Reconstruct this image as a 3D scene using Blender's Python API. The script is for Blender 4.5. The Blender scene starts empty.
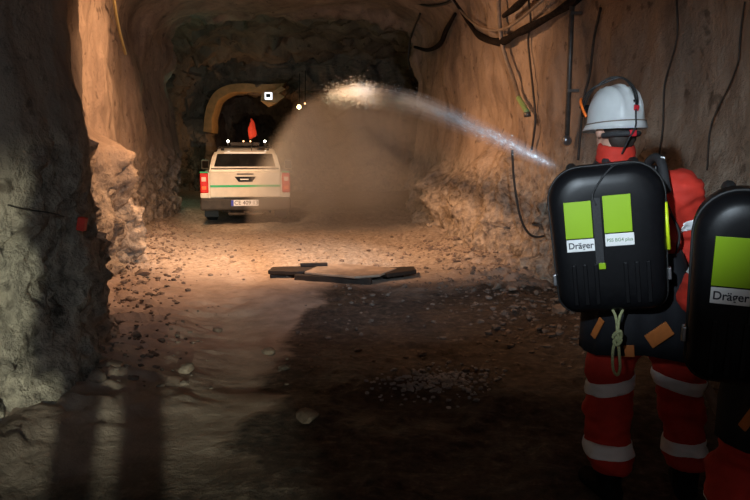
import bpy, bmesh, math, random
import numpy as np
from mathutils import Vector, Matrix
random.seed(7)
rng = np.random.default_rng(7)
sc = bpy.context.scene
col = sc.collection
R = math.radians
PITCH = R(8.13); F = 700.0; EYE = 1.55

def P(px, py, Y):
    """point of the place seen at (px,py) at distance Y down the tunnel"""
    u = (px-375)/F; v = (250-py)/F
    y = v*math.sin(PITCH)+math.cos(PITCH); z = v*math.cos(PITCH)-math.sin(PITCH)
    return Vector((u*Y/y, Y, EYE+z*Y/y))

# ------------------------------------------------------------ materials
MATS = {}
def nodes(name):
    m = bpy.data.materials.new(name); m.use_nodes = True
    MATS[name] = m
    nt = m.node_tree
    return m, nt, nt.nodes['Principled BSDF']
def lk(nt, a, b): nt.links.new(a, b)
def math_node(nt, op, a, b=None, c=None, clamp=False):
    n = nt.nodes.new('ShaderNodeMath'); n.operation = op; n.use_clamp = clamp
    for i, v in enumerate((a, b, c)):
        if v is None: continue
        if isinstance(v, (int, float)): n.inputs[i].default_value = v
        else: lk(nt, v, n.inputs[i])
    return n.outputs[0]
def ramp(nt, fac, stops):
    n = nt.nodes.new('ShaderNodeValToRGB'); e = n.color_ramp.elements
    e[0].position, e[0].color = stops[0][0], (*stops[0][1], 1)
    e[1].position, e[1].color = stops[-1][0], (*stops[-1][1], 1)
    for p, c in stops[1:-1]:
        x = e.new(p); x.color = (*c, 1)
    lk(nt, fac, n.inputs[0]); return n.outputs[0]
def noise_tex(nt, scale, detail=5, rough=.6, vec=None, dist=0):
    n = nt.nodes.new('ShaderNodeTexNoise'); n.inputs['Scale'].default_value = scale
    n.inputs['Detail'].default_value = detail; n.inputs['Roughness'].default_value = rough
    n.inputs['Distortion'].default_value = dist
    if vec is not None: lk(nt, vec, n.inputs['Vector'])
    return n.outputs[0]
def objco(nt, scale=(1, 1, 1)):
    t = nt.nodes.new('ShaderNodeTexCoord'); m = nt.nodes.new('ShaderNodeMapping')
    m.inputs['Scale'].default_value = scale; lk(nt, t.outputs['Object'], m.inputs[0]); return m.outputs[0]
def bump(nt, bs, h, strength, dist):
    b = nt.nodes.new('ShaderNodeBump'); b.inputs['Strength'].default_value = strength
    b.inputs['Distance'].default_value = dist; lk(nt, h, b.inputs['Height']); lk(nt, b.outputs[0], bs.inputs['Normal'])
def plain(name, c, rough=.5, metal=0, var=.12, nscale=30, bmp=0, bd=.002, coat=0, spec=.5):
    m, nt, bs = nodes(name); v = objco(nt)
    n = noise_tex(nt, nscale, 4, .6, v)
    lo = tuple(max(0, x*(1-var)) for x in c); hi = tuple(min(1, x*(1+var)) for x in c)
    lk(nt, ramp(nt, n, [(.3, lo), (.7, hi)]), bs.inputs['Base Color'])
    bs.inputs['Roughness'].default_value = rough; bs.inputs['Metallic'].default_value = metal
    bs.inputs['Coat Weight'].default_value = coat; bs.inputs['Specular IOR Level'].default_value = spec
    if bmp: bump(nt, bs, n, bmp, bd)
    return m
def glow(name, c, s):
    m, nt, bs = nodes(name)
    bs.inputs['Base Color'].default_value = (*c, 1)
    bs.inputs['Emission Color'].default_value = (*c, 1); bs.inputs['Emission Strength'].default_value = s
    return m

def rock_material():
    m, nt, bs = nodes('tunnel_rock'); v = objco(nt)
    big = noise_tex(nt, .7, 6, .62, v, .4); fine = noise_tex(nt, 9, 8, .68, v)
    streak = noise_tex(nt, 2.2, 6, .6, objco(nt, (1, 1, .18)), .8)
    vo = nt.nodes.new('ShaderNodeTexVoronoi'); vo.feature = 'DISTANCE_TO_EDGE'; vo.inputs['Scale'].default_value = 1.9
    wv = nt.nodes.new('ShaderNodeVectorMath'); wv.operation = 'ADD'
    nz = nt.nodes.new('ShaderNodeTexNoise'); nz.inputs['Scale'].default_value = 2.6; nz.inputs['Detail'].default_value = 5
    lk(nt, v, nz.inputs['Vector']); lk(nt, v, wv.inputs[0]); lk(nt, nz.outputs['Color'], wv.inputs[1]); lk(nt, wv.outputs[0], vo.inputs['Vector'])
    crack = ramp(nt, vo.outputs['Distance'], [(0, (0, 0, 0)), (.012, (1, 1, 1))])
    sep = nt.nodes.new('ShaderNodeSeparateXYZ'); lk(nt, v, sep.inputs[0])
    low = nt.nodes.new('ShaderNodeMapRange'); low.inputs[1].default_value = 1.0; low.inputs[2].default_value = 1.7
    wob = math_node(nt, 'ADD', sep.outputs[2], math_node(nt, 'MULTIPLY', big, .9)); wob = math_node(nt, 'SUBTRACT', wob, .45)
    lk(nt, wob, low.inputs[0])
    up = ramp(nt, math_node(nt, 'MULTIPLY', math_node(nt, 'ADD', streak, big), .5), [(.33, (.10, .07, .052)), (.45, (.24, .175, .13)), (.62, (.40, .30, .22))])
    dn = ramp(nt, fine, [(.32, (.13, .105, .082)), (.46, (.34, .28, .22)), (.66, (.58, .48, .37))])
    mx = nt.nodes.new('ShaderNodeMix'); mx.data_type = 'RGBA'
    lk(nt, low.outputs[0], mx.inputs[0]); lk(nt, dn, mx.inputs[6]); lk(nt, up, mx.inputs[7])
    spots = ramp(nt, noise_tex(nt, 5.5, 3, .5, v), [(.30, (.35, .32, .3)), (.36, (1, 1, 1))])
    m2 = nt.nodes.new('ShaderNodeMix'); m2.data_type = 'RGBA'; m2.blend_type = 'MULTIPLY'; m2.inputs[0].default_value = .8
    lk(nt, mx.outputs[2], m2.inputs[6]); lk(nt, spots, m2.inputs[7])
    m3 = nt.nodes.new('ShaderNodeMix'); m3.data_type = 'RGBA'; m3.blend_type = 'MULTIPLY'; m3.inputs[0].default_value = .35
    lk(nt, m2.outputs[2], m3.inputs[6]); lk(nt, crack, m3.inputs[7])
    lk(nt, m3.outputs[2], bs.inputs['Base Color'])
    bs.inputs['Roughness'].default_value = .72; bs.inputs['Specular IOR Level'].default_value = .35
    h = math_node(nt, 'ADD', math_node(nt, 'MULTIPLY', fine, 1.0), math_node(nt, 'MULTIPLY', noise_tex(nt, 32, 4, .6, v), .4))
    h = math_node(nt, 'ADD', h, math_node(nt, 'MULTIPLY', big, .8))
    v2 = nt.nodes.new('ShaderNodeTexVoronoi'); v2.inputs['Scale'].default_value = 7; lk(nt, v, v2.inputs['Vector'])
    lw = math_node(nt, 'SUBTRACT', 1.0, low.outputs[0])
    h = math_node(nt, 'ADD', math_node(nt, 'MULTIPLY', h, math_node(nt, 'ADD', .38, math_node(nt, 'MULTIPLY', lw, .62))), math_node(nt, 'MULTIPLY', math_node(nt, 'MULTIPLY', v2.outputs['Distance'], .75), lw))
    bump(nt, bs, h, 1, .08)
    return m

def floor_material():
    m, nt, bs = nodes('mud_floor'); v = objco(nt)
    sep = nt.nodes.new('ShaderNodeSeparateXYZ'); lk(nt, v, sep.inputs[0])
    X, Y = sep.outputs[0], sep.outputs[1]
    n1 = noise_tex(nt, 1.1, 6, .62, v, .3); n2 = noise_tex(nt, 14, 7, .7, v); n3 = noise_tex(nt, 5, 5, .6, v)
    # dark gravelly wet mud right of a ragged border; pale dried slurry to its left
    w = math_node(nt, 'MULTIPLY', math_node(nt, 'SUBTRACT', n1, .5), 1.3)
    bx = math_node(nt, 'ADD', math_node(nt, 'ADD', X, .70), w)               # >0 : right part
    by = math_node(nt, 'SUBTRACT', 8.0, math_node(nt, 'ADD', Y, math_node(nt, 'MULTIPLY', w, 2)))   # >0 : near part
    near = math_node(nt, 'SUBTRACT', 3.5, math_node(nt, 'ADD', Y, math_node(nt, 'MULTIPLY', w, 1.2)))  # mud colour over the foreground also paints in where the lamp's light ends
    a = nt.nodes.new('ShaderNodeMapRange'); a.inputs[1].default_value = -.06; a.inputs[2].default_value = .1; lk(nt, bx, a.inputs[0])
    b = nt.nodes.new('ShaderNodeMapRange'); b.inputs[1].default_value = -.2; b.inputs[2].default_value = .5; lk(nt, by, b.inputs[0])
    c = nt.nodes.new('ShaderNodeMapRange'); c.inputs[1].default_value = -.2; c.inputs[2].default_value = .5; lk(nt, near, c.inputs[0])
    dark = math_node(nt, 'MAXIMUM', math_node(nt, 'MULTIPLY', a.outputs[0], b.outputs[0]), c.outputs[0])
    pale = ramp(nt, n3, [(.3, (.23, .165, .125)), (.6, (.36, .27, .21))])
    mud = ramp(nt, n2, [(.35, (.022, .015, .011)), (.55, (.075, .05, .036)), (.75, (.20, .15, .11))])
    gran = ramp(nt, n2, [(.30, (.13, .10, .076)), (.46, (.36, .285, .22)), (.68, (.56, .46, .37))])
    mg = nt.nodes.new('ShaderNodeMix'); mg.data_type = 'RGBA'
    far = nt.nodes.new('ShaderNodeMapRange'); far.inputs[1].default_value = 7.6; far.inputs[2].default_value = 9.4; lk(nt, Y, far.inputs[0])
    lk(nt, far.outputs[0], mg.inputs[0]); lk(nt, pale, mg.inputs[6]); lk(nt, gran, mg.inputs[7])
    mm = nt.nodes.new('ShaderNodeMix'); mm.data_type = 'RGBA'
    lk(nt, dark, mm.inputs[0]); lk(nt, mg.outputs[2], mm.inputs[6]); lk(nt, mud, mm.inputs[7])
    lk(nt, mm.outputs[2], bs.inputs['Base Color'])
    lk(nt, ramp(nt, n1, [(.35, (.45,)*3), (.6, (.85,)*3)]), bs.inputs['Roughness'])
    bs.inputs['Specular IOR Level'].default_value = .4
    hs = math_node(nt, 'MULTIPLY', n2, math_node(nt, 'ADD', .38, math_node(nt, 'MULTIPLY', math_node(nt, 'MAXIMUM', dark, far.outputs[0]), .9)))
    bump(nt, bs, hs, .8, .05)
    return m

M = dict(
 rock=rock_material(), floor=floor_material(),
 gravel=plain('muddy_gravel', (.17, .125, .095), .8, 0, .6, 9, .7, .02),
 greygravel=plain('grey_gravel', (.30, .30, .31), .7, 0, .5, 9, .5, .01),
 stone=plain('broken_stone', (.21, .155, .115), .8, 0, .5, 9, .7, .02),
 black=plain('black_plastic', (.006, .006, .007), .36, 0, .2, 60, .1, .001, spec=.2),
 strap=plain('black_webbing', (.022, .022, .024), .75, 0, .3, 120, .3, .001),
 rubber=plain('black_rubber', (.014, .014, .014), .6, 0, .3, 40, .2, .002),
 hose=plain('cable_sheath', (.035, .026, .02), .65, 0, .4, 20),
 cabl=plain('dusty_black_cable', (.014, .010, .008), .9, 0, .6, 16, 1, .03, spec=.1),
 pipe=plain('dull_steel_pipe', (.12, .10, .085), .5, .6, .3, 12),
 hosegrey=plain('grey_hose', (.20, .15, .11), .6, 0, .3, 14),
 hosegreen=plain('green_hose_sleeve', (.22, .34, .12), .5),
 yellowwire=plain('yellow_wire', (.55, .42, .16), .5),
 lime=plain('lime_label', (.27, .46, .0), .4, 0, .04, 8),
 yellow=plain('yellow_strip', (.65, .80, .02), .35, 0, .04, 8),
 white=plain('white_label', (.80, .80, .78), .4, 0, .04, 8),
 ink=plain('dark_ink', (.02, .02, .03), .5),
 inkg=plain('grey_green_ink', (.18, .28, .14), .5),
 helmet=plain('white_helmet_shell', (.86, .88, .88), .32, 0, .06, 12, .05, .002, coat=.3),
 red=plain('red_clip', (.55, .02, .03), .4),
 orange=plain('orange_plastic', (.85, .16, .02), .45),
 patch=plain('orange_leather_patch', (.50, .15, .03), .7),
 skin=plain('skin', (.45, .25, .18), .55, 0, .08, 15),
 hair=plain('dark_hair', (.03, .02, .015), .7, 0, .3, 150, .5, .003),
 suit=plain('red_orange_coverall', (.52, .026, .012), .8, 0, .16, 14, .35, .008),
 navy=plain('navy_canvas', (.005, .0055, .009), .8, 0, .3, 20, .4, .006),
 silver=plain('reflective_tape', (.94, .95, .96), .45, 0, .05, 20, .2, .002),
 boot=plain('black_boot_leather', (.010, .009, .009), .8, 0, .3, 20, .3, .003, spec=.1),
 rope=plain('pale_green_cord', (.42, .44, .22), .8, 0, .25, 120, .5, .002),
 paint=plain('cream_white_paint', (.66, .60, .50), .35, 0, .08, 6, 0, .002, coat=.4),
 green=plain('green_stripe_paint', (.02, .42, .16), .35),
 glass=plain('dark_window_glass', (.012, .012, .012), .08, 0, .5, 3),
 dirty=plain('muddy_dark_plastic', (.03, .024, .02), .7, 0, .5, 8, .3, .01),
 mud=plain('mud_caked_steel', (.04, .03, .022), .85, 0, .5, 9, .5, .02),
 tail=plain('red_tail_lens', (.62, .02, .015), .2, 0, .1, 10, coat=.5),
 lens=plain('clear_lens', (.75, .55, .45), .2),
 platew=plain('plate_white', (.72, .72, .74), .4), plateb=plain('plate_blue', (.03, .05, .45), .4),
 flag=plain('red_flag_cloth', (.80, .07, .03), .7),
 wood=plain('dark_wet_timber', (.028, .018, .012), .65, 0, .5, 7, .5, .01),
 slab=plain('muddy_plywood', (.34, .25, .18), .6, 0, .35, 6, .4, .01),
 alu=plain('brushed_steel', (.35, .35, .36), .35, .9),
 sheet=plain('torn_yellow_sheet', (.70, .42, .18), .6, 0, .2, 5, .3, .02),
 tag=plain('red_marker', (.70, .05, .03), .5),
)
GL = dict(lampw=glow('work_lamp_on', (1, .93, .75), 14), lampy=glow('tunnel_lamp_on', (1, .72, .30), 25), lampo=glow('amber_lamp_on', (1, .5, .2), 6),
          box=glow('lit_sign_box', (.9, .95, 1), 1.6), hl=glow('headlamp_on', (.85, .93, 1), 20))

# ------------------------------------------------------------ mesh helpers
def link(name, me, mat=None, parent=None):
    o = bpy.data.objects.new(name, me); col.objects.link(o)
    if mat is not None: me.materials.append(mat)
    if parent is not None: o.parent = parent
    return o
def tag(o, label=None, cat=None, group=None, kind=None):
    if label: o['label'] = label
    if cat: o['category'] = cat
    if group: o['group'] = group
    if kind: o['kind'] = kind
    return o
def empty(name, loc=(0, 0, 0), rz=0, label=None, cat=None, group=None):
    o = bpy.data.objects.new(name, None); col.objects.link(o); o.location = loc; o.rotation_euler = (0, 0, rz)
    o.empty_display_size = .1
    return tag(o, label, cat, group)
def from_bm(name, bm, mat=None, parent=None, smooth=False):
    me = bpy.data.meshes.new(name); bmesh.ops.recalc_face_normals(bm, faces=bm.faces[:]); bm.to_mesh(me); bm.free()
    if smooth: me.polygons.foreach_set('use_smooth', [True]*len(me.polygons))
    return link(name, me, mat, parent)
def add_box(bm, c, s, rot=None, bev=0, seg=2):
    r = bmesh.ops.create_cube(bm, size=1)
    vs = r['verts']
    for v in vs: v.co = Vector((v.co.x*s[0], v.co.y*s[1], v.co.z*s[2]))
    if bev:
        es = list({e for v in vs for e in v.link_edges})
        q = bmesh.ops.bevel(bm, geom=es, offset=bev, segments=seg, profile=.5, affect='EDGES')
        vs = list({v for f in q['faces'] for v in f.verts} | {v for v in vs if v.is_valid})
    mt = (rot.to_4x4() if rot is not None else Matrix())
    for v in vs: v.co = (mt @ v.co) + Vector(c)
    return vs
def box(name, c, s, mat, parent, rot=None, bev=0, smooth=False):
    bm = bmesh.new(); add_box(bm, c, s, rot, bev); return from_bm(name, bm, mat, parent, smooth)
def frame_of(d):
    d = d.normalized(); a = Vector((0, 0, 1)) if abs(d.z) < .95 else Vector((0, 1, 0))
    u = d.cross(a).normalized(); return u, d.cross(u).normalized()
def add_tube(bm, pts, rad, seg=8, cap=True):
    pts = [Vector(p) for p in pts]; n = len(pts)
    if not hasattr(rad, '__len__'): rad = [rad]*n
    rings = []; u = None
    for i, p in enumerate(pts):
        d = (pts[min(i+1, n-1)]-pts[max(i-1, 0)]).normalized()
        if u is None: u, w = frame_of(d)
        else:
            u = (u-d*u.dot(d)).normalized(); w = d.cross(u)
        rings.append([bm.verts.new(p+(u*math.cos(2*math.pi*k/seg)+w*math.sin(2*math.pi*k/seg))*rad[i]) for k in range(seg)])
    for a, b in zip(rings, rings[1:]):
        for k in range(seg): bm.faces.new((a[k], a[(k+1) % seg], b[(k+1) % seg], b[k]))
    if cap: bm.faces.new(rings[0][::-1]); bm.faces.new(rings[-1])
def spline(pts, n=8):
    pts = [Vector(p) for p in pts]; q = [pts[0]*2-pts[1]]+pts+[pts[-1]*2-pts[-2]]; out = []
    for i in range(1, len(q)-2):
        for k in range(n):
            t = k/n; a, b, c, d = q[i-1:i+3]
            out.append(.5*((2*b)+(c-a)*t+(2*a-5*b+4*c-d)*t*t+(3*b-a-3*c+d)*t**3))
    return out+[pts[-1]]
def tube(name, pts, rad, mat, parent=None, seg=8, sm=True, n=8):
    bm = bmesh.new(); pp = spline(pts, n) if sm and len(pts) > 2 else pts
    if hasattr(rad, '__len__') and len(pp) != len(rad):
        x = np.linspace(0, len(rad)-1, len(pp)); rad = list(np.interp(x, range(len(rad)), rad))
    add_tube(bm, pp, rad, seg); return from_bm(name, bm, mat, parent, True)
def add_ball(bm, c, r, sub=3, rot=None):
    q = bmesh.ops.create_icosphere(bm, subdivisions=sub, radius=1)
    if not hasattr(r, '__len__'): r = (r, r, r)
    for v in q['verts']:
        p = Vector((v.co.x*r[0], v.co.y*r[1], v.co.z*r[2]))
        if rot is not None: p = rot @ p
        v.co = p+Vector(c)
def add_caps(bm, a, b, ra, rb, flat=1.0, seg=16):
    """tapered capsule; flat squashes it along Y"""
    a = Vector(a); b = Vector(b); d = (b-a); L = d.length; d.normalize()
    pts = []; rr = []
    for t in (-.98, -.8, -.5, 0):
        pts.append(a+d*ra*t); rr.append(ra*math.sqrt(1-t*t))
    for t in (.33, .66): pts.append(a+d*L*t); rr.append(ra+(rb-ra)*t)
    for t in (0, .5, .8, .98): pts.append(b+d*rb*t); rr.append(rb*math.sqrt(1-t*t))
    n0 = len(bm.verts); add_tube(bm, pts, rr, seg)
    if flat != 1:
        bm.verts.ensure_lookup_table(); m = (a+b)/2
        for v in bm.verts[n0:]: v.co.y = m.y+(v.co.y-m.y)*flat
def remesh(name, bm, vox, smooth_it=6, mat=None, parent=None, sub=0):
    o = from_bm('tmp', bm); m = o.modifiers.new('r', 'REMESH'); m.mode = 'VOXEL'; m.voxel_size = vox
    s = o.modifiers.new('s', 'SMOOTH'); s.iterations = smooth_it; s.factor = .5
    dg = bpy.context.evaluated_depsgraph_get(); me = bpy.data.meshes.new_from_object(o.evaluated_get(dg))
    old = o.data; bpy.data.objects.remove(o); bpy.data.meshes.remove(old)
    me.name = name; me.materials.clear(); me.polygons.foreach_set('use_smooth', [True]*len(me.polygons))
    return link(name, me, mat, parent)
def text(name, body, size, mat, parent, M4, depth=.0006, bold=0):
    cu = bpy.data.curves.new('t', 'FONT'); cu.body = body; cu.size = size; cu.extrude = depth; cu.offset = bold
    cu.align_x = 'CENTER'; cu.align_y = 'CENTER'
    o = bpy.data.objects.new('t', cu); col.objects.link(o)
    dg = bpy.context.evaluated_depsgraph_get(); me = bpy.data.meshes.new_from_object(o.evaluated_get(dg))
    bpy.data.objects.remove(o); bpy.data.curves.remove(cu)
    me.transform(M4); me.materials.clear()
    return link(name, me, mat, parent)

# ------------------------------------------------------------ noise (numpy)
def _h(ix, iy, iz, s=0):
    h = (ix*374761393+iy*668265263+iz*2147483647+s*1274126177) & 0xffffffff
    h = ((h ^ (h >> 13))*1274126177) & 0xffffffff
    h = ((h ^ (h >> 16))*2246822519) & 0xffffffff
    return ((h ^ (h >> 15)) & 0xffffff)/16777216.0
def vnoise(p, s=0):
    i = np.floor(p).astype(np.int64); f = p-i; f = f*f*f*(f*(f*6-15)+10); r = 0
    for dx in (0, 1):
        for dy in (0, 1):
            for dz in (0, 1):
                w = (f[:, 0] if dx else 1-f[:, 0])*(f[:, 1] if dy else 1-f[:, 1])*(f[:, 2] if dz else 1-f[:, 2])
                r = r+w*_h(i[:, 0]+dx, i[:, 1]+dy, i[:, 2]+dz, s)
    return r*2-1
def fbm(p, oct=4, s=0, g=.5):
    a = 1; r = 0
    for k in range(oct): r = r+a*vnoise(p*2**k+17.3*k, s+k); a *= g
    return r
def facets(p, s=0):
    """broken rock: a tilted plane per cell"""
    i = np.floor(p).astype(np.int64); best = np.full(len(p), 9.); out = np.zeros(len(p))
    for dx in (-1, 0, 1):
        for dy in (-1, 0, 1):
            for dz in (-1, 0, 1):
                c = i+np.array([dx, dy, dz]); j = [_h(c[:, 0], c[:, 1], c[:, 2], s+k) for k in range(7)]
                q = c+np.stack(j[:3], 1); d = p-q; dd = (d**2).sum(1)
                v = j[3]-.5+((np.stack(j[4:7], 1)-.5)*d).sum(1)*1.6
                m = dd < best; best = np.where(m, dd, best); out = np.where(m, v, out)
    return out
def sstep(a, b, x):
    t = np.clip((x-a)/(b-a), 0, 1); return t*t*(3-2*t)

# ------------------------------------------------------------ tunnel shell
# stations: left (x,y), right (x,y), spring height, crown height, steps to the next one
ST = [((-2.9, -4), (2.75, -4), 3.0, 4.7, 50), ((-3.0, 3.0), (2.5, 2.0), 3.0, 4.7, 36), ((-2.36, 3.6), (2.32, 4.0), 3.0, 4.7, 26),
      ((-1.98, 4.0), (2.28, 4.9), 3.0, 4.7, 22), ((-1.98, 4.5), (2.22, 5.6), 3.0, 4.7, 44), ((-2.5, 5.9), (2.12, 6.8), 3.1, 4.7, 56), ((-3.35, 8.8), (1.88, 8.6), 3.2, 4.75, 60),
      ((-3.95, 11.5), (1.68, 11.6), 3.5, 4.75, 56), ((-4.65, 14.5), (1.35, 14.6), 3.7, 4.75, 46), ((-4.75, 17.0), (.88, 17.0), 3.9, 4.72, 16),
      ((-6.0, 17.6), (1.9, 17.6), 4.8, 5.9, 50), ((-6.6, 22), (2.3, 22), 4.6, 5.6, 50), ((-6.9, 26.0), (2.2, 26.0), 4.0, 4.9, 56),
      ((-6.15, 26.3), (-2.9, 26.3), 3.0, 3.95, 20), ((-6.6, 31.0), (-3.4, 31.0), 3.0, 3.95, 18), ((-6.4, 31.4), (-4.2, 31.4), 2.2, 3.1, 30),
      ((-7.2, 35), (-5.0, 35), 2.0, 2.9, 12), ((-6.2, 35.4), (-6.0, 35.4), .3, .5, 1)]
NP_W, NP_C = 74, 130
def section(lx, ly, rx, ry, hs, hc):
    t = np.linspace(0, 1, NP_W)
    L = np.stack([lx-.10*np.sin(t*2.2)*np.minimum(1, hs/3), np.full(NP_W, ly), -.12+t*(hs+.12)], 1)
    Rr = np.stack([rx+.10*np.sin(t*2.2)*np.minimum(1, hs/3), np.full(NP_W, ry), -.12+t*(hs+.12)], 1)[::-1]
    a = np.linspace(math.pi, 0, NP_C)[1:-1]; n = 2/2.5
    cx = np.sign(np.cos(a))*np.abs(np.cos(a))**n; sz = np.abs(np.sin(a))**n
    mx = (L[-1, 0]+Rr[0, 0])/2; hw = (Rr[0, 0]-L[-1, 0])/2; yy = ly+(ry-ly)*(cx+1)/2
    C = np.stack([mx+cx*hw, yy, hs+(hc-hs)*sz], 1)
    return np.concatenate([L, C, Rr])
rows = []
for a, b in zip(ST, ST[1:]):
    for k in range(a[4]):
        t = k/a[4]
        v = [a[0][0]+(b[0][0]-a[0][0])*t, a[0][1]+(b[0][1]-a[0][1])*t, a[1][0]+(b[1][0]-a[1][0])*t, a[1][1]+(b[1][1]-a[1][1])*t, a[2]+(b[2]-a[2])*t, a[3]+(b[3]-a[3])*t]
        rows.append(v)
rows = np.array(rows)
for it in range(3):
    rows[1:-1] = (rows[:-2]+2*rows[1:-1]+rows[2:])/4
G = np.stack([section(*r) for r in rows])                      # n x m x 3
du = np.gradient(G, axis=0); dv = np.gradient(G, axis=1)
N = np.cross(du, dv); N /= np.linalg.norm(N, axis=2, keepdims=True)+1e-9      # outwards or inwards
ctr = G.mean(axis=1, keepdims=True); ctr[..., 2] = 1.5
if ((G-ctr)*N).sum() > 0: N = -N                               # point into the tunnel
p = G.reshape(-1, 3); nn = N.reshape(-1, 3); z = p[:, 2]; Yp = p[:, 1]; Xp = p[:, 0]
wob = fbm(p*.8, 3, 5)
lowm = sstep(1.75, 1.05, z+wob*.45)                              # broken rock below, sprayed concrete above
wide = fbm(p*.45, 3, 1)*.16+fbm(p*1.3, 4, 2)*.055
nearl = ((Yp < 5.6) & (Xp < 0))*1.0
rough = facets(p*np.array([3.2, 3.2, 2.6])+fbm(p*3, 2, 9)[:, None]*.3, 11)*.13*(1-.55*nearl)+facets(p*8+fbm(p*6, 2, 8)[:, None]*.4, 12)*.055+facets(p*15+fbm(p*9, 2, 18)[:, None]*.4, 16)*.022*(1+nearl*.6)+fbm(p*14, 3, 13)*.016
bul = sstep(9.0, 11.0, Yp)*sstep(17.2, 14.5, Yp)*(Xp > 0)*.42+sstep(7.4, 8.3, Yp)*sstep(10.2, 9.2, Yp)*(Xp < 0)*.40+.05
farm = sstep(17.15, 17.9, Yp)
disp = wide+lowm*(rough+bul*(.65+.5*fbm(p*1.5, 3, 21)))+(1-lowm)*(fbm(p*5, 4, 15)*.014)+farm*(facets(p*1.3, 31)*.35+rough*.6)
lip = np.exp(-((Yp-17.1)/.5)**2)*(z > 2.2)*(fbm(p*1.6, 4, 41)*.22)
disp = disp+lip
q = p+nn*disp[:, None]
q = q.reshape(G.shape)
def grid_mesh(name, A, mat):
    n, m, _ = A.shape; idx = np.arange(n*m).reshape(n, m)
    f = np.stack([idx[:-1, :-1], idx[1:, :-1], idx[1:, 1:], idx[:-1, 1:]], -1).reshape(-1, 4)
    me = bpy.data.meshes.new(name); me.vertices.add(n*m); me.vertices.foreach_set('co', A.reshape(-1).astype(np.float32))
    me.loops.add(f.size); me.loops.foreach_set('vertex_index', f.reshape(-1).astype(np.int32))
    me.polygons.add(len(f)); me.polygons.foreach_set('loop_start', np.arange(0, f.size, 4, dtype=np.int32))
    me.polygons.foreach_set('use_smooth', [True]*len(f)); me.update(calc_edges=True)
    return link(name, me, mat)
mlen = G.shape[1]
tag(grid_mesh('wall_left', q[:, :NP_W+6], M['rock']), kind='structure')
tag(grid_mesh('ceiling', q[:, NP_W+5:mlen-NP_W-5], M['rock']), kind='structure')
tag(grid_mesh('wall_right', q[:, mlen-NP_W-6:], M['rock']), kind='structure')

def wall_x(side, Y, zz, ex=26):
    """x of the finished wall at distance Y and height zz"""
    S = q[:, :NP_W+ex] if side < 0 else q[:, mlen-NP_W-ex:]
    d = (S[..., 1]-Y)**2+(S[..., 2]-zz)**2
    k = np.unravel_index(d.argmin(), d.shape); return float(S[k][0])

# floor
ys = np.concatenate([np.arange(-4, 2, .08), np.arange(2, 10, .035), np.arange(10, 18, .07), np.arange(18, 36, .2)])
xs = np.concatenate([np.arange(-8, -4.5, .12), np.arange(-4.5, 3.4, .045)])
XX, YY = np.meshgrid(xs, ys)
def floor_h(x, y):
    p = np.stack([x, y, np.zeros_like(x)], 1)
    h = fbm(p*.5, 3, 51)*.03+fbm(p*2.2, 4, 52)*.012
    rx = np.interp(y, [2, 4, 5.6, 8.6, 11.6, 14.6, 17, 30], [2.5, 2.32, 2.22, 1.88, 1.68, 1.35, 1.12, 2])
    lx = np.interp(y, [2.9, 3.95, 5.9, 8.8, 11.5, 14.5, 17, 26], [-2.7, -1.8, -2.3, -3.35, -3.95, -4.65, -5, -7])
    rub = sstep(1.5, .1, rx-x)*sstep(5.2, 7, y)+sstep(1.1, .1, x-lx)*.9
    w = np.maximum(rub, sstep(-.9, -1.5, x)*sstep(8.5, 7, y)*.30); w = np.maximum(w, sstep(8.3, 9.3, y)*.35+sstep(-.8, -.2, x+fbm(p*1.3, 3, 55)*.3)*sstep(8.6, 7.6, y)*.28)
    h += rub*.10+w*(facets(p*np.array([5, 5, 1])+fbm(p*4, 2, 56)[:, None]*.4, 57)*.07+fbm(p*14, 3, 58)*.018)
    tr = np.exp(-((x-np.interp(y, [3, 15], [-1.2, -2.0]))/.18)**2)+np.exp(-((x-np.interp(y, [3, 15], [-2.6, -3.5]))/.18)**2)
    h -= tr*.025*sstep(5, 8, y)*(1+fbm(p*6, 2, 60)*.5)
    return h
H = floor_h(XX.ravel(), YY.ravel()).reshape(XX.shape)
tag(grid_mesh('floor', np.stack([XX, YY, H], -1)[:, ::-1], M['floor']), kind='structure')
def fz(x, y): return float(floor_h(np.array([float(x)]), np.array([float(y)]))[0])

# ------------------------------------------------------------ stones
def add_stone(bm, c, r, seed):
    rs = random.Random(seed); q_ = bmesh.ops.create_icosphere(bm, subdivisions=2 if r > .05 else 1, radius=1)
    pl = [(Vector((rs.gauss(0, 1), rs.gauss(0, 1), rs.gauss(0, 1))).normalized(), rs.uniform(.55, .85)) for _ in range(9)]
    s = (r*rs.uniform(.8, 1.3), r*rs.uniform(.7, 1.1), r*rs.uniform(.45, .75)); rot = Matrix.Rotation(rs.uniform(0, 6.28), 3, 'Z')
    for v in q_['verts']:
        d = v.co.copy()
        for n_, k in pl:
            t = d.dot(n_)
            if t > k: d -= n_*(t-k)
        v.co = rot @ Vector((d.x*s[0], d.y*s[1], d.z*s[2]))+Vector(c)
bm = bmesh.new()
for k in range(2400):
    u = random.random()
    if u < .42: y = random.uniform(5.2, 11.5); x = np.interp(y, [4, 8.6, 11.6], [2.3, 1.88, 1.6])-abs(random.gauss(0, .55))-.1
    elif u < .50: y = random.uniform(4.5, 8.2); x = random.uniform(-.7, 1.6)
    elif u < .60: y = random.uniform(8.4, 12.5); x = random.uniform(-3.2, 1.3)
    else: y = random.uniform(4.2, 14); x = np.interp(y, [3.2, 3.95, 5.9, 8.8, 11.5, 14.5], [-2.4, -1.95, -2.4, -3.2, -3.85, -4.5])+abs(random.gauss(0, .4))
    r = min(.05, .012+random.expovariate(1/.010)); add_stone(bm, (x, y, fz(x, y)+r*.2), r, k)
tag(from_bm('rubble', bm, M['gravel']), 'small broken stones strewn over the tunnel floor and along both walls', 'rubble', kind='stuff')
bm = bmesh.new()
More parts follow.
